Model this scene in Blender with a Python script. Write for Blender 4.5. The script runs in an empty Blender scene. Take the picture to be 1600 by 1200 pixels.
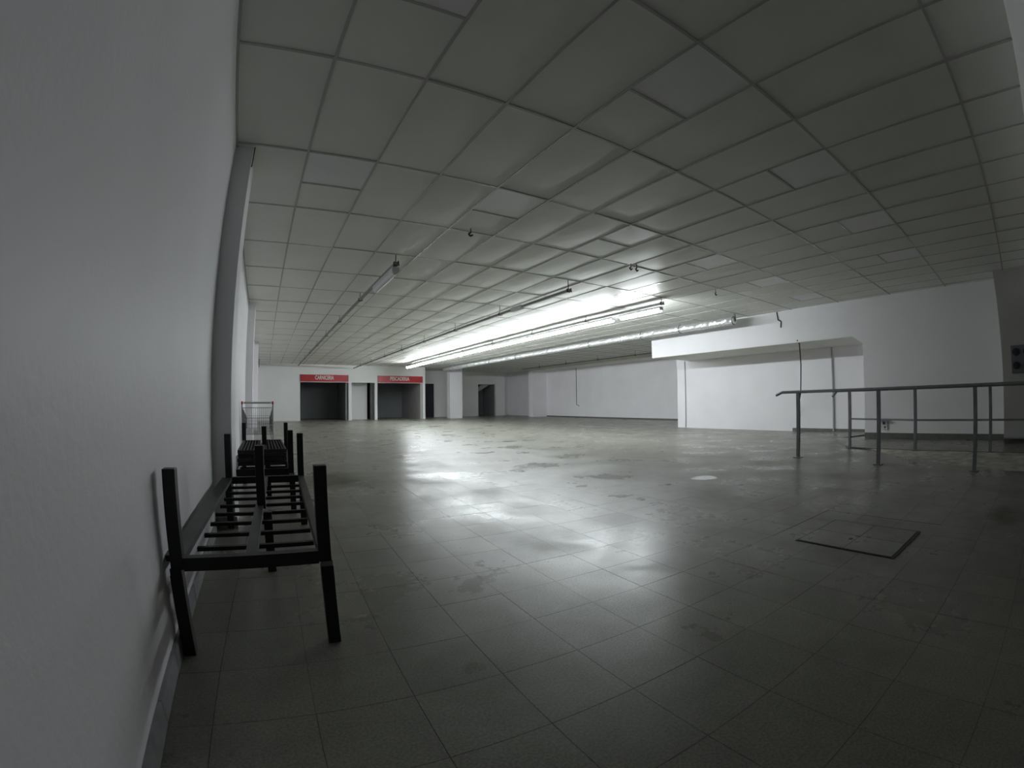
import bpy, math, random
from math import sin, cos, tan, radians, pi, hypot, atan2
from mathutils import Vector, Matrix
random.seed(7)
C = bpy.context.scene
COL = C.collection

# ------------------------------------------------------------------ camera
CAM_H = 0.9437           # lens height above the floor
H = 2.0766 + CAM_H       # ceiling height
cd = bpy.data.cameras.new('camera')
cam = bpy.data.objects.new('camera', cd); COL.objects.link(cam)
R3 = Matrix(((0.861025, -0.010638, -0.508451),
             (-0.508445, -0.039488, -0.860189),
             (-0.010927, 0.999163, -0.039409)))
cam.matrix_world = Matrix.Translation((0, 0, CAM_H)) @ R3.to_4x4()
cd.type = 'PANO'
cd.panorama_type = 'FISHEYE_LENS_POLYNOMIAL'
cd.sensor_width = 36.0
cd.sensor_fit = 'HORIZONTAL'
cd.fisheye_fov = radians(175)
cd.fisheye_polynomial_k0 = 0.0
cd.fisheye_polynomial_k1 = -0.06251275768
cd.fisheye_polynomial_k2 = 4.5273278e-07
cd.fisheye_polynomial_k3 = 1.6011970e-05
cd.fisheye_polynomial_k4 = -2.5493804e-07
cd.clip_start = 0.02
C.camera = cam

# ------------------------------------------------------------------ world, exposure
w = bpy.data.worlds.new('world'); C.world = w; w.use_nodes = True
bg = w.node_tree.nodes['Background']
bg.inputs[0].default_value = (0.6, 0.7, 1, 1); bg.inputs[1].default_value = 0.0
C.view_settings.view_transform = 'Standard'
C.view_settings.look = 'None'
C.view_settings.exposure = 0.0
C.view_settings.gamma = 1.0
C.view_settings.use_curve_mapping = False
C.cycles.use_denoising = True
C.cycles.max_bounces = 12
C.cycles.diffuse_bounces = 10
C.cycles.glossy_bounces = 4
C.cycles.sample_clamp_indirect = 12.0
C.cycles.caustics_reflective = False
C.cycles.caustics_refractive = False
LAMP = 90.0              # radiance of the lit fluorescent covers

# ------------------------------------------------------------------ materials
def mat(name, col, rough=0.5, metal=0.0, spec=0.5, var=0.06, scale=3.0, bump=0.0, bscale=60.0, emit=None, es=0.0):
    m = bpy.data.materials.new(name); m.use_nodes = True
    nt = m.node_tree; N = nt.nodes; L = nt.links
    b = N['Principled BSDF']
    b.inputs['Roughness'].default_value = rough
    b.inputs['Metallic'].default_value = metal
    b.inputs['Specular IOR Level'].default_value = spec
    g = N.new('ShaderNodeNewGeometry')
    n = N.new('ShaderNodeTexNoise'); n.inputs['Scale'].default_value = scale; n.inputs['Detail'].default_value = 5
    L.new(g.outputs['Position'], n.inputs['Vector'])
    r = N.new('ShaderNodeValToRGB')
    r.color_ramp.elements[0].position = 0.3; r.color_ramp.elements[1].position = 0.7
    r.color_ramp.elements[0].color = (col[0]*(1-var), col[1]*(1-var), col[2]*(1-var), 1)
    r.color_ramp.elements[1].color = (min(1, col[0]*(1+var)), min(1, col[1]*(1+var)), min(1, col[2]*(1+var)), 1)
    L.new(n.outputs['Fac'], r.inputs['Fac']); L.new(r.outputs['Color'], b.inputs['Base Color'])
    if bump:
        n2 = N.new('ShaderNodeTexNoise'); n2.inputs['Scale'].default_value = bscale; n2.inputs['Detail'].default_value = 3
        L.new(g.outputs['Position'], n2.inputs['Vector'])
        bp = N.new('ShaderNodeBump'); bp.inputs['Strength'].default_value = bump; bp.inputs['Distance'].default_value = 0.01
        L.new(n2.outputs['Fac'], bp.inputs['Height']); L.new(bp.outputs['Normal'], b.inputs['Normal'])
    if emit:
        b.inputs['Emission Color'].default_value = (*emit, 1); b.inputs['Emission Strength'].default_value = es
    return m

M = {}
M['wall'] = mat('white_wall_paint', (0.86, 0.845, 0.875), 0.5, spec=0.35, var=0.03, scale=1.2, bump=0.15, bscale=35)
M['wall_far'] = mat('far_wall_paint', (0.88, 0.885, 0.875), 0.6, spec=0.3, var=0.03, scale=0.8, bump=0.1, bscale=20)
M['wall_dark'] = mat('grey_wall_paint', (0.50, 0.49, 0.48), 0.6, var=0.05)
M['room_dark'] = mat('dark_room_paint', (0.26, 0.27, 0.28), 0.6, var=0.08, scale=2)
M['soffit'] = mat('soffit_shade_tan', (0.72, 0.71, 0.66), 0.6, var=0.05)  # shade and warm floor bounce under the beam, put into the colour
M['tile'] = mat('ceiling_tile_board', (0.80, 0.81, 0.755), 0.48, spec=0.38, var=0.03, scale=2.0, bump=0.05, bscale=120)
M['panel'] = mat('frosted_panel', (0.86, 0.86, 0.865), 0.35, spec=0.5, var=0.02)
M['tbar'] = mat('ceiling_grid_metal', (0.50, 0.50, 0.48), 0.16, metal=0.0, var=0.05)
M['void'] = mat('ceiling_void', (0.1, 0.1, 0.1), 0.9)
M['black'] = mat('black_steel', (0.010, 0.010, 0.011), 0.42, spec=0.4, var=0.3, scale=12)
M['blackrail'] = mat('greyish_black_steel', (0.045, 0.045, 0.045), 0.45, spec=0.4, var=0.35, scale=9)  # paler tone than the plain black steel, for the rack rails
M['weld'] = mat('bare_tube_end', (0.16, 0.16, 0.16), 0.5)
M['steel'] = mat('brushed_steel', (0.27, 0.28, 0.30), 0.4, metal=0.4, var=0.1, scale=8)
M['chrome'] = mat('trolley_wire', (0.30, 0.31, 0.31), 0.35, metal=0.7, var=0.05)
M['red'] = mat('red_plastic', (0.45, 0.03, 0.04), 0.4)
M['rubber'] = mat('rubber', (0.03, 0.03, 0.03), 0.7)
M['sign'] = mat('red_sign_face', (0.50, 0.035, 0.045), 0.4, var=0.05)
M['letter'] = mat('white_letters', (0.8, 0.78, 0.78), 0.5)
M['white'] = mat('white_metal', (0.70, 0.71, 0.72), 0.4, var=0.03)
M['track'] = mat('grey_light_track', (0.26, 0.27, 0.275), 0.45, metal=0.3, var=0.1)
M['hook'] = mat('dark_hanger', (0.02, 0.02, 0.02), 0.5, var=0.2)
M['cable'] = mat('black_cable', (0.015, 0.014, 0.014), 0.5)
M['conduit'] = mat('grey_conduit', (0.38, 0.39, 0.39), 0.5)
M['plastic'] = mat('white_plastic', (0.72, 0.72, 0.72), 0.35)
M['lens'] = mat('lit_cover', (0.9, 0.95, 1), 0.4, emit=(0.94, 1.0, 1.03), es=LAMP)
M['door'] = mat('dark_ribbed_door', (0.025, 0.025, 0.04), 0.5, var=0.3, scale=6)
M['skirt'] = mat('terrazzo_skirting', (0.27, 0.27, 0.28), 0.4, var=0.25, scale=14)
M['plinth'] = mat('stone_baseboard', (0.14, 0.14, 0.125), 0.5, var=0.15, scale=9)
M['foil'] = mat('crumpled_foil', (0.90, 0.92, 0.93), 0.30, metal=0.7, var=0.05, bump=0.9, bscale=9)
M['pile'] = mat('black_mesh_shelf', (0.02, 0.02, 0.02), 0.6, var=0.3, scale=20)
M['boxgrey'] = mat('grey_switch_box', (0.16, 0.16, 0.18), 0.5, var=0.06)
M['dial'] = mat('dark_dial', (0.035, 0.035, 0.04), 0.5)
M['concrete'] = mat('mottled_concrete', (0.46, 0.43, 0.385), 0.75, var=0.42, scale=5.5, bump=0.6, bscale=14)
M['concrete'].node_tree.nodes['Noise Texture'].inputs['Detail'].default_value = 9

TH = 0.042              # the floor tiling is turned a little against the walls
TS = 0.3165
U0, V0 = 0.005, 0.650

def floor_mat(name, joints, tint=1.0):
    m = bpy.data.materials.new(name); m.use_nodes = True
    nt = m.node_tree; N = nt.nodes; L = nt.links
    b = N['Principled BSDF']
    g = N.new('ShaderNodeNewGeometry')
    def math_(op, a, bb=None, c=None):
        n = N.new('ShaderNodeMath'); n.operation = op
        for i, v in enumerate((a, bb, c)):
            if v is None: continue
            if isinstance(v, (int, float)): n.inputs[i].default_value = v
            else: L.new(v, n.inputs[i])
        return n.outputs[0]
    sep = N.new('ShaderNodeSeparateXYZ'); L.new(g.outputs['Position'], sep.inputs[0])
    X, Y = sep.outputs[0], sep.outputs[1]
    u = math_('SUBTRACT', math_('MULTIPLY', X, cos(TH)), math_('MULTIPLY', Y, sin(TH)))
    v = math_('ADD', math_('MULTIPLY', X, sin(TH)), math_('MULTIPLY', Y, cos(TH)))
    un = math_('DIVIDE', math_('SUBTRACT', u, U0), TS)
    vn = math_('DIVIDE', math_('SUBTRACT', v, V0), TS)
    cell = N.new('ShaderNodeCombineXYZ')
    L.new(math_('FLOOR', un), cell.inputs[0]); L.new(math_('FLOOR', vn), cell.inputs[1])
    wn = N.new('ShaderNodeTexWhiteNoise'); wn.noise_dimensions = '3D'; L.new(cell.outputs[0], wn.inputs['Vector'])
    def noise(scale, detail=4, off=0.0, rough=0.55):
        n = N.new('ShaderNodeTexNoise'); n.inputs['Scale'].default_value = scale
        n.inputs['Detail'].default_value = detail; n.inputs['Roughness'].default_value = rough
        if off:
            vv = N.new('ShaderNodeVectorMath'); vv.operation = 'ADD'; vv.inputs[1].default_value = (off, off*1.7, 0)
            L.new(g.outputs['Position'], vv.inputs[0]); L.new(vv.outputs[0], n.inputs['Vector'])
        else: L.new(g.outputs['Position'], n.inputs['Vector'])
        return n.outputs['Fac']
    def ramp(fac, p0, c0, p1, c1):
        r = N.new('ShaderNodeMapRange'); r.inputs[1].default_value = p0; r.inputs[2].default_value = p1
        r.inputs[3].default_value = c0; r.inputs[4].default_value = c1; r.clamp = True
        L.new(fac, r.inputs[0]); return r.outputs[0]
    val = ramp(wn.outputs['Value'], 0, 0.94, 1, 1.05)
    val = math_('MULTIPLY', val, ramp(noise(0.7, 7), 0.30, 0.86, 0.70, 1.10))
    val = math_('MULTIPLY', val, ramp(noise(7, 5, 3.3), 0.3, 0.92, 0.7, 1.06))
    val = math_('MULTIPLY', val, ramp(noise(110, 2, 1.0), 0.38, 0.80, 0.62, 1.12))
    # dark worn marks
    val = math_('MULTIPLY', val, ramp(noise(3.1, 7, 11.0, 0.62), 0.48, 1.0, 0.85, 0.78))
    # stain beside the racks
    def blob(cx, cy, rx, ry, depth):
        d = math_('POWER', math_('DIVIDE', math_('SUBTRACT', X, cx), rx), 2.0)
        e = math_('POWER', math_('DIVIDE', math_('SUBTRACT', Y, cy), ry), 2.0)
        s = math_('ADD', math_('SQRT', math_('ADD', d, e)), math_('MULTIPLY', math_('SUBTRACT', noise(5, 4, cx), 0.5), 1.4))
        return ramp(s, 0.35, depth, 1.25, 1.0)
    stain = math_('MULTIPLY', blob(0.83, 5.70, 0.45, 0.65, 0.25), blob(4.3, 0.05, 0.35, 0.12, 0.45))
    val = math_('MULTIPLY', val, stain)
    if joints:
        def line(n):
            f = math_('FRACT', n)
            d = math_('MINIMUM', f, math_('SUBTRACT', 1.0, f))
            return ramp(d, 0.004, 0.72, 0.014, 1.0)
        val = math_('MULTIPLY', val, math_('MINIMUM', line(un), line(vn)))
    base = N.new('ShaderNodeCombineColor')
    L.new(math_('MULTIPLY', val, 0.235*tint), base.inputs[0])
    L.new(math_('MULTIPLY', val, 0.232*tint), base.inputs[1])
    L.new(math_('MULTIPLY', math_('MULTIPLY', val, math_('ADD', math_('MULTIPLY', stain, 0.35), 0.65)), 0.200*tint), base.inputs[2])
    L.new(base.outputs[0], b.inputs['Base Color'])
    rough = ramp(noise(1.5, 4, 6.0, 0.5), 0.32, 0.24, 0.66, 0.42)
    rough = math_('MULTIPLY', rough, ramp(noise(9, 9, 2.0, 0.7), 0.32, 0.84, 0.68, 1.12))
    L.new(rough, b.inputs['Roughness'])
    b.inputs['Specular IOR Level'].default_value = 0.42
    bp = N.new('ShaderNodeBump'); bp.inputs['Strength'].default_value = 0.16; bp.inputs['Distance'].default_value = 0.0016
    L.new(math_('ADD', math_('MULTIPLY', noise(2.2, 3, 5.0), 0.25), math_('MULTIPLY', noise(38, 4), 0.5)), bp.inputs['Height'])
    L.new(bp.outputs['Normal'], b.inputs['Normal'])
    return m
M['floor'] = floor_mat('terrazzo_far', True)
M['floortile'] = floor_mat('terrazzo_tile', False)
M['grout'] = mat('dark_joint', (0.12, 0.117, 0.10), 0.8)
M['platform'] = floor_mat('terrazzo_platform', True, 0.95)

# ------------------------------------------------------------------ mesh helpers
class MB:
    def __init__(s): s.v = []; s.f = []; s.smooth = False
    def box(s, x0, x1, y0, y1, z0, z1):
        n = len(s.v)
        s.v += [(x0,y0,z0),(x1,y0,z0),(x1,y1,z0),(x0,y1,z0),(x0,y0,z1),(x1,y0,z1),(x1,y1,z1),(x0,y1,z1)]
        for q in ((0,3,2,1),(4,5,6,7),(0,1,5,4),(1,2,6,5),(2,3,7,6),(3,0,4,7)): s.f.append(tuple(n+i for i in q))
        return s
    def cbox(s, cx, cy, cz, sx, sy, sz): return s.box(cx-sx/2, cx+sx/2, cy-sy/2, cy+sy/2, cz-sz/2, cz+sz/2)
    def bar(s, p, q, w, h=None, n=4, up=(0,0,1)):
        p = Vector(p); q = Vector(q); h = h or w
        d = (q-p).normalized(); up = Vector(up)
        if abs(d.dot(up)) > 0.97: up = Vector((0,1,0))
        a = d.cross(up).normalized(); b = a.cross(d).normalized()
        k = len(s.v)
        for c in (p, q):
            for i in range(n):
                t = 2*pi*(i+0.5)/n
                r = 2**0.5 if n == 4 else 1.0
                s.v.append(tuple(c + a*(w/2*r*cos(t)) + b*(h/2*r*sin(t))))
        for i in range(n):
            j = (i+1) % n
            s.f.append((k+i, k+n+i, k+n+j, k+j))
        s.f.append(tuple(k+i for i in range(n))); s.f.append(tuple(k+n+i for i in reversed(range(n))))
        return s
    def path(s, pts, w, n=6):
        for a, b in zip(pts[:-1], pts[1:]): s.bar(a, b, w, n=n)
        return s
    def prism(s, pts, axis, a0, a1):
        n = len(s.v); k = len(pts)
        for a in (a0, a1):
            for (p, q) in pts:
                s.v.append({'x': (a,p,q), 'y': (p,a,q), 'z': (p,q,a)}[axis])
        s.f.append(tuple(n+i for i in reversed(range(k)))); s.f.append(tuple(n+k+i for i in range(k)))
        for i in range(k):
            j = (i+1) % k; s.f.append((n+i, n+j, n+k+j, n+k+i))
        return s
    def mesh(s, name, m):
        me = bpy.data.meshes.new(name); me.from_pydata(s.v, [], s.f)
        me.materials.append(M[m] if isinstance(m, str) else m)
        import bmesh
        bm = bmesh.new(); bm.from_mesh(me); bmesh.ops.recalc_face_normals(bm, faces=bm.faces)
        bm.to_mesh(me); bm.free()
        if s.smooth:
            me.polygons.foreach_set('use_smooth', [True]*len(me.polygons))
        return me
    def obj(s, name, m, parent=None, bevel=0.0):
        o = bpy.data.objects.new(name, s.mesh(name, m)); COL.objects.link(o)
        if parent: o.parent = parent
        if bevel:
            b = o.modifiers.new('bevel', 'BEVEL'); b.width = bevel; b.segments = 2; b.limit_method = 'ANGLE'
        return o
def linkmesh(name, me, parent=None, loc=None, rot=None, scale=None):
    o = bpy.data.objects.new(name, me); COL.objects.link(o)
    if parent: o.parent = parent
    if loc: o.location = loc
    if rot: o.rotation_euler = rot
    if scale: o.scale = scale
    return o
def thing(name, label, cat, loc=(0,0,0), rz=0.0, group=None):
    o = bpy.data.objects.new(name, None); COL.objects.link(o)
    o.location = loc; o.rotation_euler = (0, 0, rz); o.empty_display_size = 0.1
    return tag(o, label, cat, group)
def tag(o, label, cat, group=None):
    o['label'] = label; o['category'] = cat
    if group: o['group'] = group
    return o
def struct(o, label=None):
    o['kind'] = 'structure'
    if label: o['label'] = label
    return o
def copy_tree(o, parent=None):
    c = o.copy(); COL.objects.link(c); c.parent = parent
    for ch in list(o.children): copy_tree(ch, c)
    return c

# ------------------------------------------------------------------ lens projection (only to rank pieces by their size in view)
CR, CU, CF = (0.861025, -0.508445, -0.010927), (-0.010638, -0.039488, 0.999163), (0.508451, 0.860189, 0.039409)
def pix(x, y, z):
    z -= CAM_H
    a = x*CR[0]+y*CR[1]+z*CR[2]; b = x*CU[0]+y*CU[1]+z*CU[2]; c = x*CF[0]+y*CF[1]+z*CF[2]
    rho = hypot(a, b); t = atan2(rho, c); r = 711.19*(t+0.0591*t**3-0.00276*t**5)
    return 800+r*a/max(rho, 1e-9), 600-r*b/max(rho, 1e-9)

# ================================================================== SETTING
YB, YF, YR = -7.0, 25.3, 28.0       # behind the camera, signed far wall, deeper rear wall
XL, XR, XRR = -0.41, 10.6, 16.5     # left wall, right wall, far right wall
XREC = 12.4                          # back of the recess
HW = H+0.085
ZS = 2.23                            # recess soffit

# floor ------------------------------------------------------------
def uv2xy(u, v): return (u*cos(TH)+v*sin(TH), -u*sin(TH)+v*cos(TH))
floor = MB(); cells = []
def cellxy(a, b):
    return uv2xy(U0+(a+0.5)*TS, V0+(b+0.5)*TS)
for a in range(-10, 40):
    for b in range(-12, 32):
        x, y = cellxy(a, b)
        if x < XL-0.25 or y < YB-0.2: continue
        px, py = pix(x, y, 0)
        if -70 < px < 1670 and 600 < py < 1290 and y+0.5*x > -0.5:
            cells.append((hypot(x, y), a, b))
cells.sort()
HATCH = (2.87, 3.51, 0.765, 1.40)     # u0,u1,v0,v1
def in_hatch(a, b):
    u = U0+(a+0.5)*TS; v = V0+(b+0.5)*TS
    return HATCH[0]-0.16 < u < HATCH[1]+0.16 and HATCH[2]-0.16 < v < HATCH[3]+0.16
near = set((a, b) for d, a, b in cells[:300])
fm = MB()
# distant floor: large field in the tiling's own frame, leaving out the nearby tiles
rows = {}
for a, b in near: rows.setdefault(b, []).append(a)
A0, A1, B0, B1 = -14, 56, -14, 94
def quad(a0, a1, b0, b1):
    n = len(fm.v)
    for (a, b) in ((a0,b0),(a1,b0),(a1,b1),(a0,b1)):
        x, y = uv2xy(U0+a*TS, V0+b*TS); fm.v.append((x, y, 0))
    fm.f.append((n, n+1, n+2, n+3))
bmin, bmax = min(rows), max(rows)
quad(A0, A1, B0, bmin); quad(A0, A1, bmax+1, B1)
for b in range(bmin, bmax+1):
    cur = A0
    for a in range(A0, A1):
        if (a, b) in near:
            if cur < a: quad(cur, a, b, b+1)
            cur = a+1
    if cur < A1: quad(cur, A1, b, b+1)
floor_o = struct(fm.obj('floor', 'floor'), 'worn grey terrazzo tile floor, dull and shiny in patches')
bed = MB().box(XL-0.3, 17.5, YB-0.3, 29.5, -0.12, -0.004)
bed_o = bed.obj('joint_bed', 'grout', floor_o)
tm = MB()
g = 0.0009; z = 0.0
n = 0.0012
tm.box(g, TS-g, g, TS-g, -0.02, 0)
tile_me = tm.mesh('floor_tile', 'floortile')
for i, (d, a, b) in enumerate(cells[:300]):
    x, y = uv2xy(U0+a*TS, V0+b*TS)
    if in_hatch(a, b): dz = -0.0015
    else: dz = 0.0
    linkmesh('floor_tile', tile_me, floor_o, (x, y, dz+random.uniform(-0.0003, 0.0003)),
             (random.uniform(-.0004,.0004), random.uniform(-.0004,.0004), -TH))

# inspection hatch
u0, u1, v0, v1 = HATCH
hx, hy = uv2xy(u0, v0)
hatch = thing('floor_hatch', 'square tiled inspection hatch lid with dark rim set in the floor at right', 'hatch', (hx, hy, 0), -TH)
L_ = u1-u0
fr = MB()
for (x0,x1,y0,y1) in ((-.022,L_+.022,-.022,0),(-.022,L_+.022,L_,L_+.012),(-.012,0,0,L_),(L_,L_+.022,0,L_)):
    fr.box(x0, x1, y0, y1, -0.001, 0.0035)
fr.obj('rim', 'cable', hatch)
for i in range(2):
    for j in range(2):
        s = L_/2
        MB().box(i*s+.002, (i+1)*s-.002, j*s+.002, (j+1)*s-.002, -0.001, 0.006).obj('lid_tile', 'floortile', hatch)
MB().cbox(L_*0.35, L_*0.55, 0.0065, 0.035, 0.02, 0.003).obj('lift_hole', 'cable', hatch)

# left wall and pilasters -------------------------------------------
struct(MB().box(XL-0.25, XL, YB, YF+0.2, 0, HW).obj('wall_left', 'wall'), 'long smooth white wall beside the camera')
for k, (y0, y1) in enumerate(((3.68, 4.15), (9.95, 10.4), (16.3, 16.7))):
    struct(MB().box(XL-0.02, -0.26, y0, y1, 0, HW).obj('trim_%d' % (k+1), 'wall', bevel=0.004),
           ['nearest white pilaster on the left wall', 'middle white pilaster on the left wall', 'farthest white pilaster on the left wall'][k])
# skirting of single terrazzo pieces
sk = MB().box(XL-0.01, XL+0.001, YB, YF, 0, 0.082).obj('baseboard_left', 'plinth'); struct(sk, 'grey terrazzo skirting tiles along the left wall')
pm = MB().box(0, 0.013, 0.002, TS-0.002, 0.001, 0.085).mesh('skirting_tile', 'skirt')
y = -0.9
while y < 9.6:
    if not (3.5 < y < 4.2): linkmesh('skirting_tile', pm, sk, (XL+random.uniform(0, .002), y, random.uniform(-.001, .002)))
    y += TS
MB().box(XL, -0.247, 3.667, 3.68, 0, 0.085).obj('skirting_tile', 'skirt', sk)

# back wall behind the camera, with ceiling downstand ------------------
struct(MB().box(XL-0.25, XR+3, YB-0.2, YB, 0, HW).obj('wall_back', 'wall_dark'), 'unseen grey wall behind the camera, darkened to dim the near end')  # unseen; made grey and set far back to dim the near end
bh = MB().box(XL, 9.9, -0.95, -0.50, 2.45, H+0.05).obj('trim_4', 'wall'); struct(bh, 'white downstand beam crossing the ceiling overhead')

# far wall with the three shop openings -------------------------------
fw = MB(); T = 0.14; ZO = CAM_H+1.13
fw.box(XL, 1.87, YF, YF+T, 0, HW)                    # left solid part
fw.box(1.87, 9.04, YF, YF+T, ZO, HW)                 # over the openings
fw_o = struct(fw.obj('wall_far', 'wall_far'), 'white wall at the far end with three dark openings')
for (x0, x1) in ((4.53, 4.70), (6.02, 6.17), (8.89, 9.04)):
    MB().box(x0, x1, YF-0.01, YF+T+0.02, 0, ZO if x0 < 8 else HW).obj('post', 'wall', fw_o)
# rooms behind
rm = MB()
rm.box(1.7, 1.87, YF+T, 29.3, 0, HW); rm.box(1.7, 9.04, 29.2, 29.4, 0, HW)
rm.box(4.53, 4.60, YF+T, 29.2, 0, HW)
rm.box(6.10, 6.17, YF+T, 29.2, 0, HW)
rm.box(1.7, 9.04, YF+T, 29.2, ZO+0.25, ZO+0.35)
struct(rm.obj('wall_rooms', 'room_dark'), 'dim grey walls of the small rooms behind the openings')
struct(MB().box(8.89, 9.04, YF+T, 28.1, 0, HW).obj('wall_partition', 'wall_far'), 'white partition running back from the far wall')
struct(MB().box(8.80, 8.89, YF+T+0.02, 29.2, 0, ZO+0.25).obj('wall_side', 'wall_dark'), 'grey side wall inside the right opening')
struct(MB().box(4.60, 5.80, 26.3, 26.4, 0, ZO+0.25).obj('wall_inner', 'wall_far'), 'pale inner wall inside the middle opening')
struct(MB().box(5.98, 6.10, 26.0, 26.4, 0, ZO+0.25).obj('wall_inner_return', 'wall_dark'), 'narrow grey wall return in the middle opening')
struct(MB().box(4.42, 4.50, YF+0.3, YF+0.38, 0, ZO).obj('trim_5', 'wall_far'), 'slim pale upright just inside the left opening')

# signs
def sign(x0, x1, word, tx0, tx1, label):
    s = thing('shop_sign', label, 'sign', (x0, YF-0.03, CAM_H+1.16), 0)
    MB().box(0, x1-x0, -0.02, 0.03, 0, 0.37).obj('sign_panel', 'sign', s)
    for xx in (-0.02, x1-x0): MB().box(xx, xx+0.02, -0.025, 0.03, -0.005, 0.375).obj('end_cap', 'dial', s)
    c = bpy.data.curves.new('lettering', 'FONT'); c.body = word; c.size = 0.26; c.extrude = 0.004
    c.offset = 0.006; c.align_x = 'CENTER'; c.align_y = 'CENTER'
    c.materials.append(M['letter'])
    o = bpy.data.objects.new('lettering', c); COL.objects.link(o); o.parent = s
    o.location = ((tx0+tx1)/2-x0, -0.026, 0.205); o.rotation_euler = (pi/2, 0, 0)
    bpy.context.view_layer.update()
    wd = o.dimensions.x
    if wd > 0: o.scale = ((tx1-tx0)/wd, 1.15, 1)
    bpy.context.view_layer.update()
    me = bpy.data.meshes.new_from_object(o); me.name = 'lettering'
    q = bpy.data.objects.new('lettering', me); COL.objects.link(q); q.parent = s
    q.location = o.location; q.rotation_euler = o.rotation_euler; q.scale = o.scale
    bpy.data.objects.remove(o)
    return s
sign(1.89, 4.49, 'CARNICERIA', 2.67, 3.70, 'long red shop sign with white capitals over the left opening')
sign(6.21, 8.85, 'PESCADERIA', 6.90, 8.05, 'long red shop sign with white capitals over the right opening')

# rear area behind the column -----------------------------------------
rw = MB()
DX0, DX1, DZ = 13.85, 15.22, 2.18
rw.box(9.0, 9.85, YR, YR+0.2, 0, HW)
rw.box(10.62, DX0, YR, YR+0.2, 0, HW); rw.box(9.85, 10.62, YR, YR+0.2, DZ, HW)
rw.box(DX0, DX1, YR, YR+0.2, DZ, HW); rw.box(DX1, 15.95, YR, YR+0.2, 0, HW)
rw.box(15.9, 16.9, YR+0.5, YR+0.7, 0, HW); rw.box(15.9, 15.95, YR+0.2, YR+0.7, 0, HW)
struct(rw.obj('wall_rear', 'wall_far'), 'shaded white wall set back behind the column')
# dark ribbed door
dr = MB(); x = 9.30
struct(MB().box(9.3, 10.62, YR+0.06, YR+0.1, 0, DZ).obj('door_1', 'door'), 'dark ribbed door half hidden by the partition')
d1 = bpy.data.objects['door_1']
while x < 10.6:
    MB().box(x, x+0.05, YR+0.03, YR+0.06, 0.02, DZ-0.01).obj('door_slat', 'door', d1); x += 0.11
# stairwell opening
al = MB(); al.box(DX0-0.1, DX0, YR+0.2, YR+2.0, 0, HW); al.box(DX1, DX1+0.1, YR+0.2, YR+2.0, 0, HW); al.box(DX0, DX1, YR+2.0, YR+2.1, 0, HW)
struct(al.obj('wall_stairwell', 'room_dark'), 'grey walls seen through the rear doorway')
st = MB().prism([(DX0, 1.55), (DX1, 2.30), (DX1, 2.62), (DX0, 1.87)], 'y', YR+0.5, YR+1.6)
struct(st.obj('door_2', 'wall_dark'), 'open rear doorway with the slanting underside of stairs inside')
# right far wall and its pilaster
struct(MB().box(XRR, XRR+0.2, 9.8, YR+0.7, 0, HW).obj('wall_far_right', 'wall'), 'far right white wall beyond the beam')
struct(MB().box(15.45, XRR+0.02, 23.6, 24.1, 0, HW).obj('trim_6', 'wall'), 'pale pilaster in the far right corner')
sb = MB().box(XRR-0.02, XRR, 10.3, 23.6, 0, 0.07).obj('baseboard_far_right', 'plinth'); struct(sb)
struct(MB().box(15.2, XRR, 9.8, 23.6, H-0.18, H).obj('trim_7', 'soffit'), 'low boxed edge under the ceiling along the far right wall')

# recess, beam, right wall ----------------------------------------------
struct(MB().box(XREC, XRR+0.2, 3.0, 9.95, 0, HW).obj('wall_recess', 'wall'), 'scuffed white wall at the back of the recess')
struct(MB().box(XR, XREC+0.01, 3.13, 9.47, ZS, HW).obj('beam', 'wall'), 'deep white boxed beam over the recess')
bpy.data.objects['beam'].name = 'trim_8'
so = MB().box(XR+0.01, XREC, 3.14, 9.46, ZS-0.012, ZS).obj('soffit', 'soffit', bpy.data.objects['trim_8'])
so['label'] = 'tan shaded underside of the beam'
struct(MB().prism([(3.13, ZS), (3.13, ZS-0.16), (3.36, ZS)], 'x', XR, XREC).obj('trim_9', 'wall'), 'small sloped corner piece at the top right of the recess')
rwl = MB().box(XR, XREC+0.4, 0.17, 3.13, 0, HW)
struct(rwl.obj('wall_right', 'wall'), 'broad white wall panel behind the handrails')
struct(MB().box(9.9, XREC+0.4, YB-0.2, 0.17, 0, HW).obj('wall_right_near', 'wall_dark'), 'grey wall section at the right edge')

# baseboards right
struct(MB().box(XR-0.015, XR, 0.17, 3.13, 0.03, 0.145).obj('baseboard_right', 'plinth'), 'dark stone baseboard under the white wall panel')
struct(MB().box(XREC-0.015, XREC, 3.13, 5.75, 0.0, 0.09).obj('baseboard_recess', 'plinth'), 'dark stained baseboard in the recess')
struct(MB().box(9.86, 9.9, YB, 0.17, 0.05, 0.12).obj('baseboard_right_near', 'plinth'))
lg = MB().box(9.80, 9.9, YB, 0.17, 0.125, 0.15).obj('trim_10', 'conduit'); struct(lg, 'thin pale ledge at the foot of the grey wall')

# raised platform and its broken concrete apron ---------------------------
top = [(9.9,3.65,0.0015),(8.74,2.87,0.012),(8.35,1.58,0.045),(8.27,0.35,0.058),(7.7,-4.5,0.05),(XR,-4.5,0.05),(XR,3.65,0.02),(XREC-.02,4.6,0.01),(XREC-.02,3.2,0.03)]
pb = MB(); pb.v = [t for t in top]
pb.f = [(0,1,6),(1,2,6),(2,3,6),(3,4,5),(3,5,6),(0,6,7),(6,8,7)]
n = len(pb.v)
pf = pb.obj('floor_platform', 'platform'); struct(pf, 'slightly raised tiled landing between far handrail and right wall')
ap = MB()
edge = [(9.9,3.65,0.0015),(8.74,2.87,0.012),(8.35,1.58,0.045),(8.27,0.35,0.058),(7.7,-4.5,0.05)]
foot = [(9.85,3.49,0.001),(8.8,2.6,0.001),(7.8,1.78,0.001),(7.04,0.70,0.001),(4.9,-4.5,0.001)]
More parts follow.
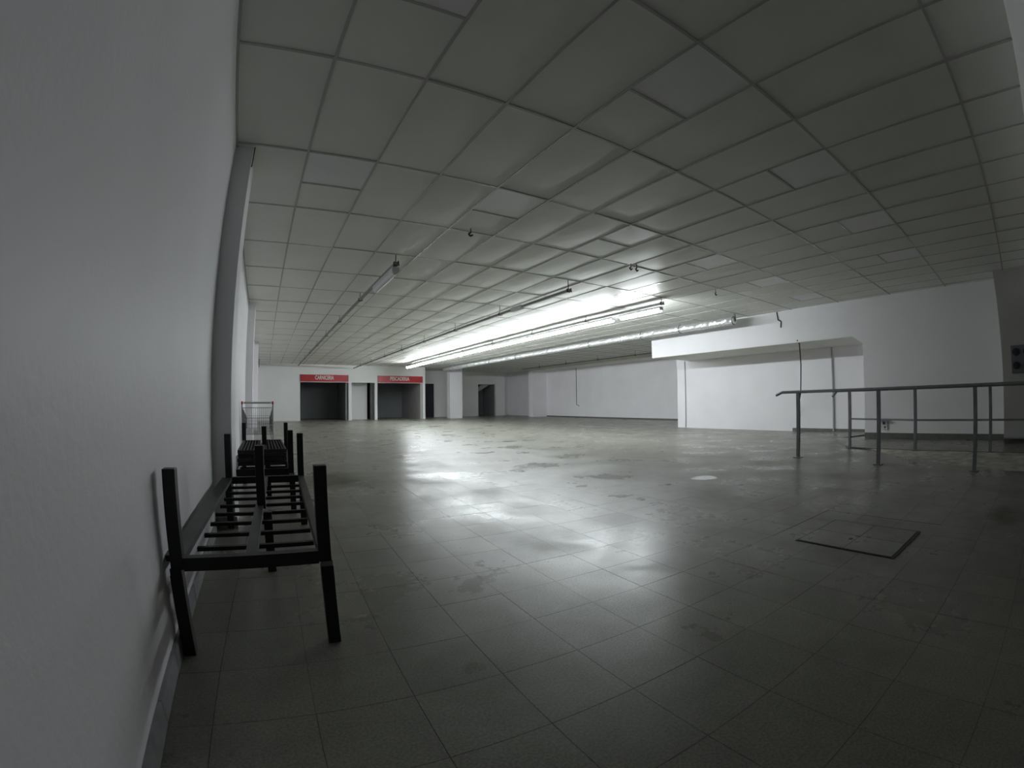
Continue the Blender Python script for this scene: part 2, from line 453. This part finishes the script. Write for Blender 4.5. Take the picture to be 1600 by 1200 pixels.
mid = [tuple((a[i]*0.75+b[i]*0.25)-(0.012 if i == 2 else 0) for i in range(3)) for a, b in zip(edge, foot)]
mid = [(x, y, max(z, 0.0015)) for x, y, z in mid]
# subdivide for a broken outline
def sub(line, k=6, jit=0.0, jz=0.0):
    out = []
    for p, q in zip(line[:-1], line[1:]):
        for i in range(k):
            t = i/k; out.append(tuple(p[j]*(1-t)+q[j]*t + ((random.uniform(-jit, jit)) if j < 2 and (i or p is not line[0]) else 0) for j in range(3)))
    out.append(line[-1]); return out
E_, M_, F_ = sub(edge, 6, 0.0), sub(mid, 6, 0.02), sub(foot, 6, 0.015)
for ln in (E_, M_, F_): ap.v += ln
k = len(E_)
for i in range(k-1):
    ap.f.append((i, i+1, k+i+1, k+i)); ap.f.append((k+i, k+i+1, 2*k+i+1, 2*k+i))
ck = MB()
for p, q in zip(E_[5:-1], E_[6:]):
    ck.bar((p[0], p[1], p[2]+0.001), (q[0], q[1], q[2]+0.001), random.uniform(0.02, 0.045), 0.006)
ck_o = ck.obj('broken_edge', 'grout', pf)
struct(ap.obj('trim_11', 'concrete'), 'bare mottled concrete slope along the foot of the landing')

# column ---------------------------------------------------------------
struct(MB().box(10.50, 11.30, 25.0, 25.5, 0, HW).obj('trim_12', 'wall', bevel=0.005), 'free standing white column left of the rear doorway')

# closing shell so no outside light leaks in
struct(MB().box(9.0, XRR+0.3, YR+2.1, YR+2.3, 0, H+0.2).obj('wall_outer', 'void'))

# ceiling ----------------------------------------------------------------
GX0, GX = -0.4025, 0.6
GY0, GY = 1.1888, 1.2106
ceil = struct(MB().box(XL-0.25, XRR+0.4, YB-0.3, 30.4, H+0.09, H+0.2).obj('ceiling', 'void'), 'suspended ceiling of square edged white tiles in a metal grid')
def allowed(x, y):
    if x < XL or y < YB: return False
    x -= 0.27
    if y < 0.17: return x < 9.9
    if y < 9.47: return x < XR
    if y < YF: return x < XRR
    return 9.0 < x < XRR and y < YR+0.5
PANELS = set()
for i in (1, 4, 7, 10, 13): PANELS.add((i, 0)); 
for i in (1, 4, 7, 10, 13, 16): PANELS.add((i, 2))
def tile_mesh(name, lx, ly, sag, m, nx=4, ny=4):
    t = MB(); t.smooth = True
    e = 0.002
    for j in range(ny+1):
        for i in range(nx+1):
            fx, fy = i/nx, j/ny
            t.v.append((e+(lx-2*e)*fx, e+(ly-2*e)*fy, 0.004-sag*sin(pi*fx)*sin(pi*fy)))
    for j in range(ny):
        for i in range(nx):
            a = j*(nx+1)+i; t.f.append((a, a+nx+1, a+nx+2, a+1))
    me = t.mesh(name, m)
    return me
def down(me):
    return me
TM = [tile_mesh('ceiling_tile', GX, GY, s, 'tile') for s in (0.004, 0.010, 0.016, 0.007)]
TMH = tile_mesh('ceiling_tile_half', GX, GY/2, 0.003, 'tile', 3, 3)
PM = tile_mesh('ceiling_panel', GX, GY/2, 0.003, 'panel', 3, 3)
tc = []
for i in range(0, 29):
    for j in range(-8, 24):
        x = GX0+i*GX; y = GY0+j*GY
        cx, cy = x+GX/2, y+GY/2
        if not allowed(cx, cy): continue
        tc.append((hypot(cx, cy, H-CAM_H), i, j, x, y))
tc.sort()
def vis(x, y):
    px, py = pix(x, y, H); return -120 < px < 1720 and -150 < py < 640 and (x*CF[0]+y*CF[1]) > -1.0
cand = [t for t in tc if vis(t[3]+0.3, t[4]+0.6)]
ntile = 0; nearset = set()
rest = MB(); rest.smooth = True
for t in cand[:288]: nearset.add((t[1], t[2]))
for (d, i, j, x, y) in tc:
    wavy = (y > 3.0)
    s = random.choice([1, 2, 2, 1]) if wavy and x < 8 else random.choice([0, 3])
    rz = (random.uniform(-.004, .004), random.uniform(-.004, .004), 0)
    if (i, j) in nearset:
        if (i, j) in PANELS:
            o = linkmesh('light_panel', PM, ceil, (x, y, H), rz); o['label'] = 'pale square frosted light panel, unlit'
            linkmesh('ceiling_tile', TMH, ceil, (x, y+GY/2, H), rz)
        else:
            linkmesh('ceiling_tile', TM[s], ceil, (x, y, H), rz)
    else:
        me = TM[s]; n = len(rest.v)
        for v in me.vertices: rest.v.append((x+v.co.x, y+v.co.y, H+v.co.z))
        for p in me.polygons: rest.f.append(tuple(n+q for q in p.vertices))
ro = rest.obj('distant_tiles', 'tile', ceil); ro['kind'] = 'stuff'
# grid metal
TW = 0.020
for i in range(0, 29):
    x = GX0+i*GX
    segs = []
    y0 = YB
    y1 = YF if x < 9.0 else YR+0.5
    if x >= 9.9: y0 = 0.1
    if x >= XR: y0 = 9.47
    if x >= XRR: continue
    zz = random.uniform(-.001, .001)
    MB().box(x-TW/2, x+TW/2, y0, y1, H-0.004+zz, H+0.012).obj('ceiling_runner', 'tbar', ceil)
xm = MB().box(TW/2, GX-TW/2, -TW/2, TW/2, -0.0035, 0.012).mesh('cross_tee', 'tbar')
far = MB(); cnt = 0
for (d, i, j, x, y) in tc:
    if cnt < 290 and vis(x+0.3, y):
        linkmesh('cross_tee', xm, ceil, (x, y, H)); cnt += 1
    else: far.box(x+TW/2, x+GX-TW/2, y-TW/2, y+TW/2, H-0.0035, H+0.012)
    if (i, j) in PANELS and (i, j) in nearset:
        o = linkmesh('cross_tee', xm, ceil, (x, y+GY/2, H)); cnt += 1
fo = far.obj('distant_tees', 'tbar', ceil); fo['kind'] = 'stuff'

# ================================================================== LIGHT RUNS
def hanger(parent, x, y, drop, name='hanger'):
    m = MB().bar((x, y, H), (x, y, H-drop), 0.012)
    m.bar((x-0.03, y, H-drop+0.02), (x+0.03, y+0.01, H-drop-0.02), 0.016)
    m.bar((x+0.03, y, H-drop+0.035), (x+0.035, y, H-drop-0.04), 0.014)
    return m.obj(name, 'hook', parent)
def track(x, y0, y1, dz, label):
    t = thing('light_track', label, 'light track', (x, y0, H-dz), 0)
    MB().box(-0.022, 0.022, 0, y1-y0, -0.02, 0.02).obj('rail', 'track', t)
    y = 0.03
    while y < y1-y0:
        h = MB().bar((0, y, 0.02), (0, y, dz), 0.010)
        h.cbox(0, y, 0.0, 0.06, 0.03, 0.06)
        h.bar((0.03, y-0.03, 0.04), (0.04, y-0.03, -0.03), 0.014)
        h.obj('hanger', 'hook', t)
        y += 2.42
    return t
RUN = [(1.70, 0.20), (4.72, 0.20), (7.13, 0.215), (13.6, 0.22)]
track(1.70, 6.02, 24.6, 0.135, 'thin grey light track nearest the left wall, all but one lamp missing')
t2 = track(4.72, 6.02, 24.9, 0.185, 'empty grey light track between the left track and the lit row')
track(7.13, 6.02, 22.75, 0.12, 'grey light track carrying the row of lit fluorescent lamps')
track(14.0, 11.0, 22.5, 0.175, 'short far light track near the far right wall')
# lit fittings
def fitting(label, lit=True, group=None):
    t = thing('fluorescent_light', label, 'light', (0, 0, 0), 0, group)
    MB().box(-0.05, 0.05, 0.01, 1.19, -0.005, 0.03).obj('housing', 'white', t)
    d = MB()
    k = 7; prof = [(0.050*cos(a), -0.008-0.072*sin(a)) for a in [pi*i/k for i in range(k+1)]]
    d.prism(prof, 'y', 0.02, 1.18)
    o = d.obj('cover', 'lens' if lit else 'white', t)
    for yy in (0.0, 1.18): MB().box(-0.05, 0.05, yy, yy+0.02, -0.05, 0.03).obj('end_cap', 'white', t)
    return t
f0 = fitting('lit white fluorescent lamp in the unbroken part of the bright row', True, 'lit lamps in the bright row')
ORD = ['first', 'second', 'third', 'fourth', 'fifth', 'sixth', 'seventh']
ys = [7.50+1.2*k for k in range(5)] + [13.66+1.2*k for k in range(6)] + [20.87]
f1 = copy_tree(f0); f1.location = (7.13, 6.06, H-0.215)
f1['label'] = 'single lit fluorescent lamp at the near end of the row, before a gap'
del f1['group']
for k, y in enumerate(ys):
    t = f0 if k == 0 else copy_tree(f0)
    t.location = (7.13, y, H-0.215)
    t['label'] = ('%s lit lamp after the gap in the bright row' % ORD[k]) if k < 5 else ('%s lit lamp beyond the thin dark joint in the bright row' % ORD[k-5])
fz = copy_tree(f0); fz.location = (7.13, 22.12, H-0.215); fz.scale = (1, 0.5, 1)
fz['label'] = 'short lit lamp at the far end of the bright row'; del fz['group']
un = fitting('unlit white fluorescent lamp at the near end of the leftmost track', False)
un.location = (1.71, 6.06, H-0.205)
# small blank gear box on the middle track
MB().box(-0.04, 0.04, 1.53, 1.93, -0.05, 0.035).obj('gear_box', 'white', t2)
# silver duct ------------------------------------------------------------
def duct():
    t = thing('silver_duct', 'long crumpled silver foil duct hanging beside the right beam', 'duct', (10.0, 6.1, H-0.165))
    m = MB(); R = 0.095; N = 16; L = 18.6; steps = 300
    for s in range(steps+1):
        y = L*s/steps
        for k in range(N):
            a = 2*pi*k/N; r = R*(1+(0.05 if s % 2 else -0.05)+random.uniform(-.06, .06))
            m.v.append((r*cos(a), y, r*sin(a)))
    for s in range(steps):
        for k in range(N):
            a = s*N+k; b = s*N+(k+1) % N
            m.f.append((a, b, b+N, a+N))
    m.f.append(tuple(range(N))); m.f.append(tuple(steps*N+i for i in reversed(range(N))))
    o = m.obj('foil_sleeve', 'foil', t)
    for y in (0.03, 1.75, 3.2, 5.6, 8.0, 10.4, 12.8, 15.2, 17.6):
        h = MB().bar((0, y, R), (0, y, 0.163), 0.012)
        for k in range(N):
            a, b = 2*pi*k/N, 2*pi*(k+1)/N; r = R+0.006
            h.bar((r*cos(a), y, r*sin(a)), (r*cos(b), y, r*sin(b)), 0.008, 0.022)
        h.obj('strap', 'track', t)
    MB().bar((0.0, -0.01, 0.163), (0.01, -0.02, -0.02), 0.02).obj('hook', 'hook', t)
duct()
# loose hangers left where fittings are gone
def loose(x, y, dz, label):
    t = thing('ceiling_hook', label, 'hook', (x, y, H))
    MB().path([(0,0,0), (0.005,0,-dz*0.55)], 0.012, 5).obj('rod', 'hook', t)
    MB().path([(0.005,0,-dz*.5), (-0.025,0,-dz*.75), (0.0,0,-dz), (0.03,0,-dz*.8)], 0.022, 5).obj('clip', 'hook', t)
loose(2.23, 4.71, 0.10, 'single loose hook in the ceiling nearest the left wall')
loose(4.93, 4.75, 0.10, 'left one of the paired loose ceiling hooks')
loose(5.02, 4.71, 0.115, 'right one of the paired loose ceiling hooks')
loose(7.42, 4.91, 0.12, 'single loose hook in the ceiling right of the bright lamp row')

# ================================================================== CABLES AND BOXES
def cable(name, pts, w, label, cat, m='cable'):
    o = MB().path(pts, w, 6).obj(name, m); tag(o, label, cat); return o
cable('black_cable', [(XR-0.012, 5.22, H-0.01), (XR-0.012, 5.20, H-0.2), (XR-0.012, 5.12, H-0.25), (XR-0.012, 5.14, 2.62)], 0.03,
      'short black cable hanging from the ceiling onto the beam', 'cable')
cable('black_cable', [(XR-0.01, 4.72, ZS+0.04), (10.75, 4.74, ZS-0.03), (11.3, 4.97, 1.75), (11.9, 5.27, 1.05), (XREC-0.03, 5.60, 0.50)], 0.032,
      'long black cable dropping from the beam to a wall socket', 'cable')
cable('wall_cable', [(XREC-0.012, 9.6, ZS-0.02), (XREC-0.012, 9.6, 0.01)], 0.025, 'thin grey cable down the left end of the recess wall', 'cable', 'track')
cable('conduit_pipe', [(XREC-0.03, 4.52, ZS-0.02), (XREC-0.03, 4.52, 0.02)], 0.05, 'upright grey conduit pipe on the recess wall', 'pipe', 'conduit')
cable('wall_cable', [(XRR-0.012, 20.6, H-0.19), (XRR-0.012, 20.6, 0.75), (XRR-0.012, 20.35, 0.66)], 0.03, 'thin dark cable down the far right wall', 'cable', 'hook')
cable('cable_stub', [(-0.25, 3.66, H), (-0.25, 3.66, H-0.14), (-0.253, 3.67, H-0.18)], 0.010, 'short black cable end at the top of the nearest pilaster', 'cable')
cable('cable_stub', [(-0.30, 22.5, H-0.02), (-0.30, 22.5, H-0.42)], 0.03, 'dark cable end at the far end of the left wall', 'cable')
def socket(x, y, z, w, h, label, broken=False):
    t = thing('wall_socket', label, 'socket', (x, y, z))
    MB().box(-0.03, 0, -w/2, w/2, 0, h).obj('face_plate', 'plastic', t, bevel=0.004)
    if broken:
        MB().box(-0.10, 0, -w*0.75, w*0.9, h, h+0.02).obj('flap', 'conduit', t)
        MB().cbox(-0.032, 0.0, h*0.7, 0.01, w*0.35, h*0.3).obj('cavity', 'dial', t)
        MB().cbox(-0.032, -0.02, h*0.25, 0.01, w*0.2, h*0.2).obj('cavity', 'dial', t)
    else:
        for s in (-1, 1): MB().cbox(-0.032, s*w*0.18, h/2, 0.006, w*0.1, h*0.12).obj('slot', 'dial', t)
socket(XREC, 5.56, 0.40, 0.11, 0.11, 'small white socket at the end of the long black cable')
socket(XR, 2.69, 0.22, 0.15, 0.18, 'broken white wall socket low on the white wall panel', True)
# grey control box at the right edge
t = thing('control_box', 'grey control box with round dark dials on the grey wall at right', 'control box', (9.9, 0, 1.23))
MB().box(-0.05, 0, -0.62, 0.0, 0, 0.475).obj('casing', 'boxgrey', t, bevel=0.006)
for yy in (-0.09, -0.29, -0.49):
    for zz in (0.13, 0.36):
        d = MB(); d.bar((-0.05, yy, zz), (-0.068, yy, zz), 0.13, n=18); d.bar((-0.068, yy, zz), (-0.085, yy, zz), 0.05, n=12)
        d.obj('dial', 'dial', t)

# puddle
pud = MB(); n = 28
pud.v = [(4.58+0.17*(1+0.08*sin(3*a))*cos(a)+0.02*sin(2*a), 3.25+0.15*(1+0.1*cos(2*a))*sin(a), 0.0022) for a in [2*pi*i/n for i in range(n)]]
pud.f = [tuple(range(n))]
M['water'] = mat('puddle_water', (0.42, 0.42, 0.42), 0.07, spec=1.0, var=0.02)
tag(pud.obj('puddle', 'water'), 'small pale shiny puddle on the floor left of the handrails', 'puddle')

# ================================================================== HANDRAILS
def rail(posts, ext0, ext1, ztop, zbase, mid, label, drop=0.045):
    p0 = Vector(posts[0]); pn = Vector(posts[-1])
    t = thing('handrail', label, 'handrail', (p0.x, p0.y, 0))
    def L(p, z): return (p[0]-p0.x, p[1]-p0.y, z)
    for i, p in enumerate(posts):
        zb = zbase[i]
        MB().box(p[0]-p0.x-0.025, p[0]-p0.x+0.025, p[1]-p0.y-0.025, p[1]-p0.y+0.025, zb, ztop-0.02).obj('post', 'steel', t, bevel=0.003)
        MB().box(p[0]-p0.x-0.06, p[0]-p0.x+0.06, p[1]-p0.y-0.06, p[1]-p0.y+0.06, zb, zb+0.012).obj('foot_plate', 'steel', t)
    m = MB().path([L(ext0, ztop-drop), L(ext0 if False else (ext0[0]*0.72+posts[0][0]*0.28, ext0[1]*0.72+posts[0][1]*0.28), ztop)], 0.042, 10)
    m.path([L((ext0[0]*0.72+posts[0][0]*0.28, ext0[1]*0.72+posts[0][1]*0.28), ztop)] + [L(p, ztop) for p in posts] + [L(ext1, ztop)], 0.045, 10)
    m.obj('top_rail', 'steel', t)
    if mid: MB().path([L(p, mid) for p in posts] + [L(ext1, mid)], 0.032, 8).obj('mid_rail', 'steel', t)
    return t
rail([(7.00, 3.147), (6.775, 1.798), (6.63, 0.472), (6.45, -0.90)], (7.05, 3.56), (6.3, -2.2), 1.02, (0, 0, 0, 0), None,
     'nearer steel handrail standing on the floor with a bent end')
rail([(8.74, 2.87), (8.35, 1.58), (8.27, 0.35), (8.2, -0.9)], (8.84, 3.25), (8.15, -2.2), 1.03, (0.008, 0.042, 0.055, 0.05), 0.525,
     'farther steel handrail with a middle bar on the edge of the raised landing', 0.10)

# ================================================================== BENCH FRAMES (black racks with legs up and down)
def rack(name, label, x, y, rz, W, Ln, zr, ztop, slats, group=None, pile=False):
    t = thing(name, label, 'rack', (x, y, 0), rz, group)
    w = 0.048
    for (lx, ly) in ((0, 0), (W, 0), (0, Ln), (W, Ln)):
        MB().box(lx-w/2, lx+w/2, ly-w/2, ly+w/2, zr+0.002, ztop).obj('upright', 'black', t, bevel=0.002)
        dx = -0.008 if lx == 0 else 0.006
        MB().box(lx-w/2+dx, lx+w/2+dx, ly-w/2, ly+w/2, 0, zr-0.018).obj('leg', 'black', t, bevel=0.002)
        c = MB().box(lx-w/2+dx+.002, lx+w/2+dx-.002, ly-w/2+.002, ly+w/2-.002, zr-0.018, zr+0.004).obj('tube_cap', 'weld' if lx else 'black', t)
    # middle supports
    mx, my = W*0.52, Ln*0.47
    MB().box(mx-w/2, mx+w/2, my-w/2, my+w/2, zr+0.02, ztop).obj('upright', 'black', t, bevel=0.002)
    MB().box(mx-w/2+.03, mx+w/2+.03, my-w/2, my+w/2, 0, zr+0.0).obj('leg', 'black', t, bevel=0.002)
    # rails (angle section)
    for yy in (0, Ln):
        MB().box(w/2, W-w/2, yy-0.02, yy+0.02, zr-0.005, zr+0.045).obj('end_rail', 'black', t)
    MB().box(-0.05, 0.026, w/2, Ln-w/2, zr+0.02, zr+0.045).obj('side_rail', 'blackrail', t)
    MB().box(W-0.022, W+0.02, w/2, Ln-w/2, zr+0.0, zr+0.045).obj('side_rail', 'blackrail', t)
    MB().box(W*0.5-0.022, W*0.5+0.022, 0.02, Ln-0.02, zr+0.012, zr+0.042).obj('centre_rail', 'blackrail', t)
    for s in range(slats):
        yy = 0.10+(Ln-0.2)*s/(slats-1) if slats > 1 else Ln/2
        MB().box(0.02, W-0.02, yy-0.012, yy+0.012, zr-0.030, zr-0.012).obj('slat', 'black', t)
    return t
rack('bench_rack', 'nearest black steel rack frame by the left wall, open slats, legs up and down', -0.358, 1.765, -0.035, 0.555, 1.915, 0.345, 0.714, 9)
rack('bench_rack', 'second black steel rack frame behind the nearest one, loaded with dark mesh shelves', -0.288, 4.10, -0.02, 0.50, 1.62, 0.345, 0.714, 7)
# dark mesh shelves stacked on the second frame
zs = 0.395
labs = ['lowest dark mesh shelf panel of the left stack on the second rack', 'second dark mesh shelf panel up in the left stack', 'third dark mesh shelf panel up in the left stack', 'topmost dark mesh shelf panel of the left stack',
        'lowest dark mesh shelf panel of the right stack on the second rack', 'second dark mesh shelf panel up in the right stack', 'third dark mesh shelf panel up in the right stack', 'topmost dark mesh shelf panel of the right stack']
def shelf(x0, z, rz, label, i):
    wdt, ln, hh = 0.205, 1.15, 0.030
    t = thing('mesh_shelf', label, 'shelf panel', (x0, 4.27+random.uniform(-.02, .05), z), rz, 'mesh shelves on the second rack')
    f = MB()
    f.box(0, wdt, 0, 0.02, 0, hh); f.box(0, wdt, ln-0.02, ln, 0, hh); f.box(0, 0.015, 0.02, ln-0.02, 0, hh); f.box(wdt-0.015, wdt, 0.02, ln-0.02, 0, hh)
    f.obj('frame', 'pile', t)
    b = MB()
    for k in range(12): b.box(0.015, wdt-0.015, 0.06+k*0.09, 0.075+k*0.09, 0.004, 0.016)
    for k in range(6): b.box(0.02+k*0.03, 0.028+k*0.03, 0.02, ln-0.02, 0.016, 0.024)
    b.obj('mesh', 'pile', t)
for i in range(4):
    shelf(-0.255+random.uniform(-.004, .004), zs+i*0.036, random.uniform(-.008, .008), labs[i], i)
    shelf(-0.02+random.uniform(-.004, .004), zs+i*0.036, random.uniform(-.008, .008), labs[4+i], i)

# ================================================================== SHOPPING TROLLEY
def trolley():
    X0, X1, Y0 = -0.375, 0.125, 7.85
    t = thing('shopping_trolley', 'empty wire shopping trolley with red ended handle beyond the racks', 'shopping trolley', (X0, Y0, 0))
    W_ = X1-X0; Lr = 0.85
    zt0, zt1, zb0, zb1 = 0.87, 0.68, 0.44, 0.50
    a0, a1 = 0.0, 0.045   # narrowing at front
    def P(s, y, z):        # s 0..1 across, y 0..1 along
        ins = a0+(a1-a0)*y
        return (ins+(W_-2*ins)*s, Lr*y, z)
    def top(y): return zt0+(zt1-zt0)*y
    def bot(y): return zb0+(zb1-zb0)*y
    # sides
    for s in (0, 1):
        m = MB()
        m.bar(P(s,0,top(0)), P(s,1,top(1)), 0.010); m.bar(P(s,0,bot(0)), P(s,1,bot(1)), 0.008)
        for q in (0.33, 0.66): m.bar(P(s,0,top(0)*q+bot(0)*(1-q)), P(s,1,top(1)*q+bot(1)*(1-q)), 0.005)
        for k in range(21): y = k/20; m.bar(P(s,y,top(y)), P(s,y,bot(y)), 0.0045, n=4)
        m.obj('side_grid', 'chrome', t)
    for nm, y in (('front_grid', 1), ('rear_gate', 0)):
        m = MB(); m.bar(P(0,y,top(y)), P(1,y,top(y)), 0.010); m.bar(P(0,y,bot(y)), P(1,y,bot(y)), 0.008)
        for q in (0.4, 0.7): m.bar(P(0,y,top(y)*q+bot(y)*(1-q)), P(1,y,top(y)*q+bot(y)*(1-q)), 0.004)
        for k in range(17): s = k/16; m.bar(P(s,y,top(y)), P(s,y,bot(y)), 0.0045, n=4)
        m.obj(nm, 'chrome', t)
    m = MB()
    for k in range(13): s = k/12; m.bar(P(s,0,bot(0)), P(s,1,bot(1)), 0.0045)
    for k in range(9): y = k/8; m.bar(P(0,y,bot(y)), P(1,y,bot(y)), 0.0045)
    m.obj('base_grid', 'chrome', t)
    # chassis
    m = MB()
    for s in (0, 1):
        x = 0.0 if s == 0 else W_
        m.path([(x, -0.10, 0.95), (x, -0.02, 0.78), (x, 0.0, 0.44), (x, 0.03, 0.16), (x+(0.06 if s == 0 else -0.06), 0.85, 0.14)], 0.022, 6)
        m.path([(x, 0.05, 0.18), (x+(0.04 if s == 0 else -0.04), 0.55, bot(0.6))], 0.018, 6)
    m.bar((0, 0.03, 0.16), (W_, 0.03, 0.16), 0.02, n=6); m.bar((0.06, 0.85, 0.14), (W_-0.06, 0.85, 0.14), 0.02, n=6)
    m.obj('chassis', 'chrome', t)
    MB().bar((0.03, -0.10, 0.95), (W_-0.03, -0.10, 0.95), 0.028, n=10).obj('handle', 'conduit', t)
    for x in (-0.012, W_-0.018):
        MB().bar((x, -0.10, 0.95), (x+0.03, -0.10, 0.95), 0.045, n=10).obj('handle_end', 'red', t)
    for (x, y) in ((0, 0.03), (W_, 0.03), (0.06, 0.85), (W_-0.06, 0.85)):
        w_ = MB().bar((x-0.014, y, 0.0625), (x+0.014, y, 0.0625), 0.125, n=16)
        wo = w_.obj('wheel', 'rubber', t)
        MB().bar((x, y, 0.06), (x, y, 0.15), 0.03, 0.012).obj('fork', 'chrome', t)
trolley()
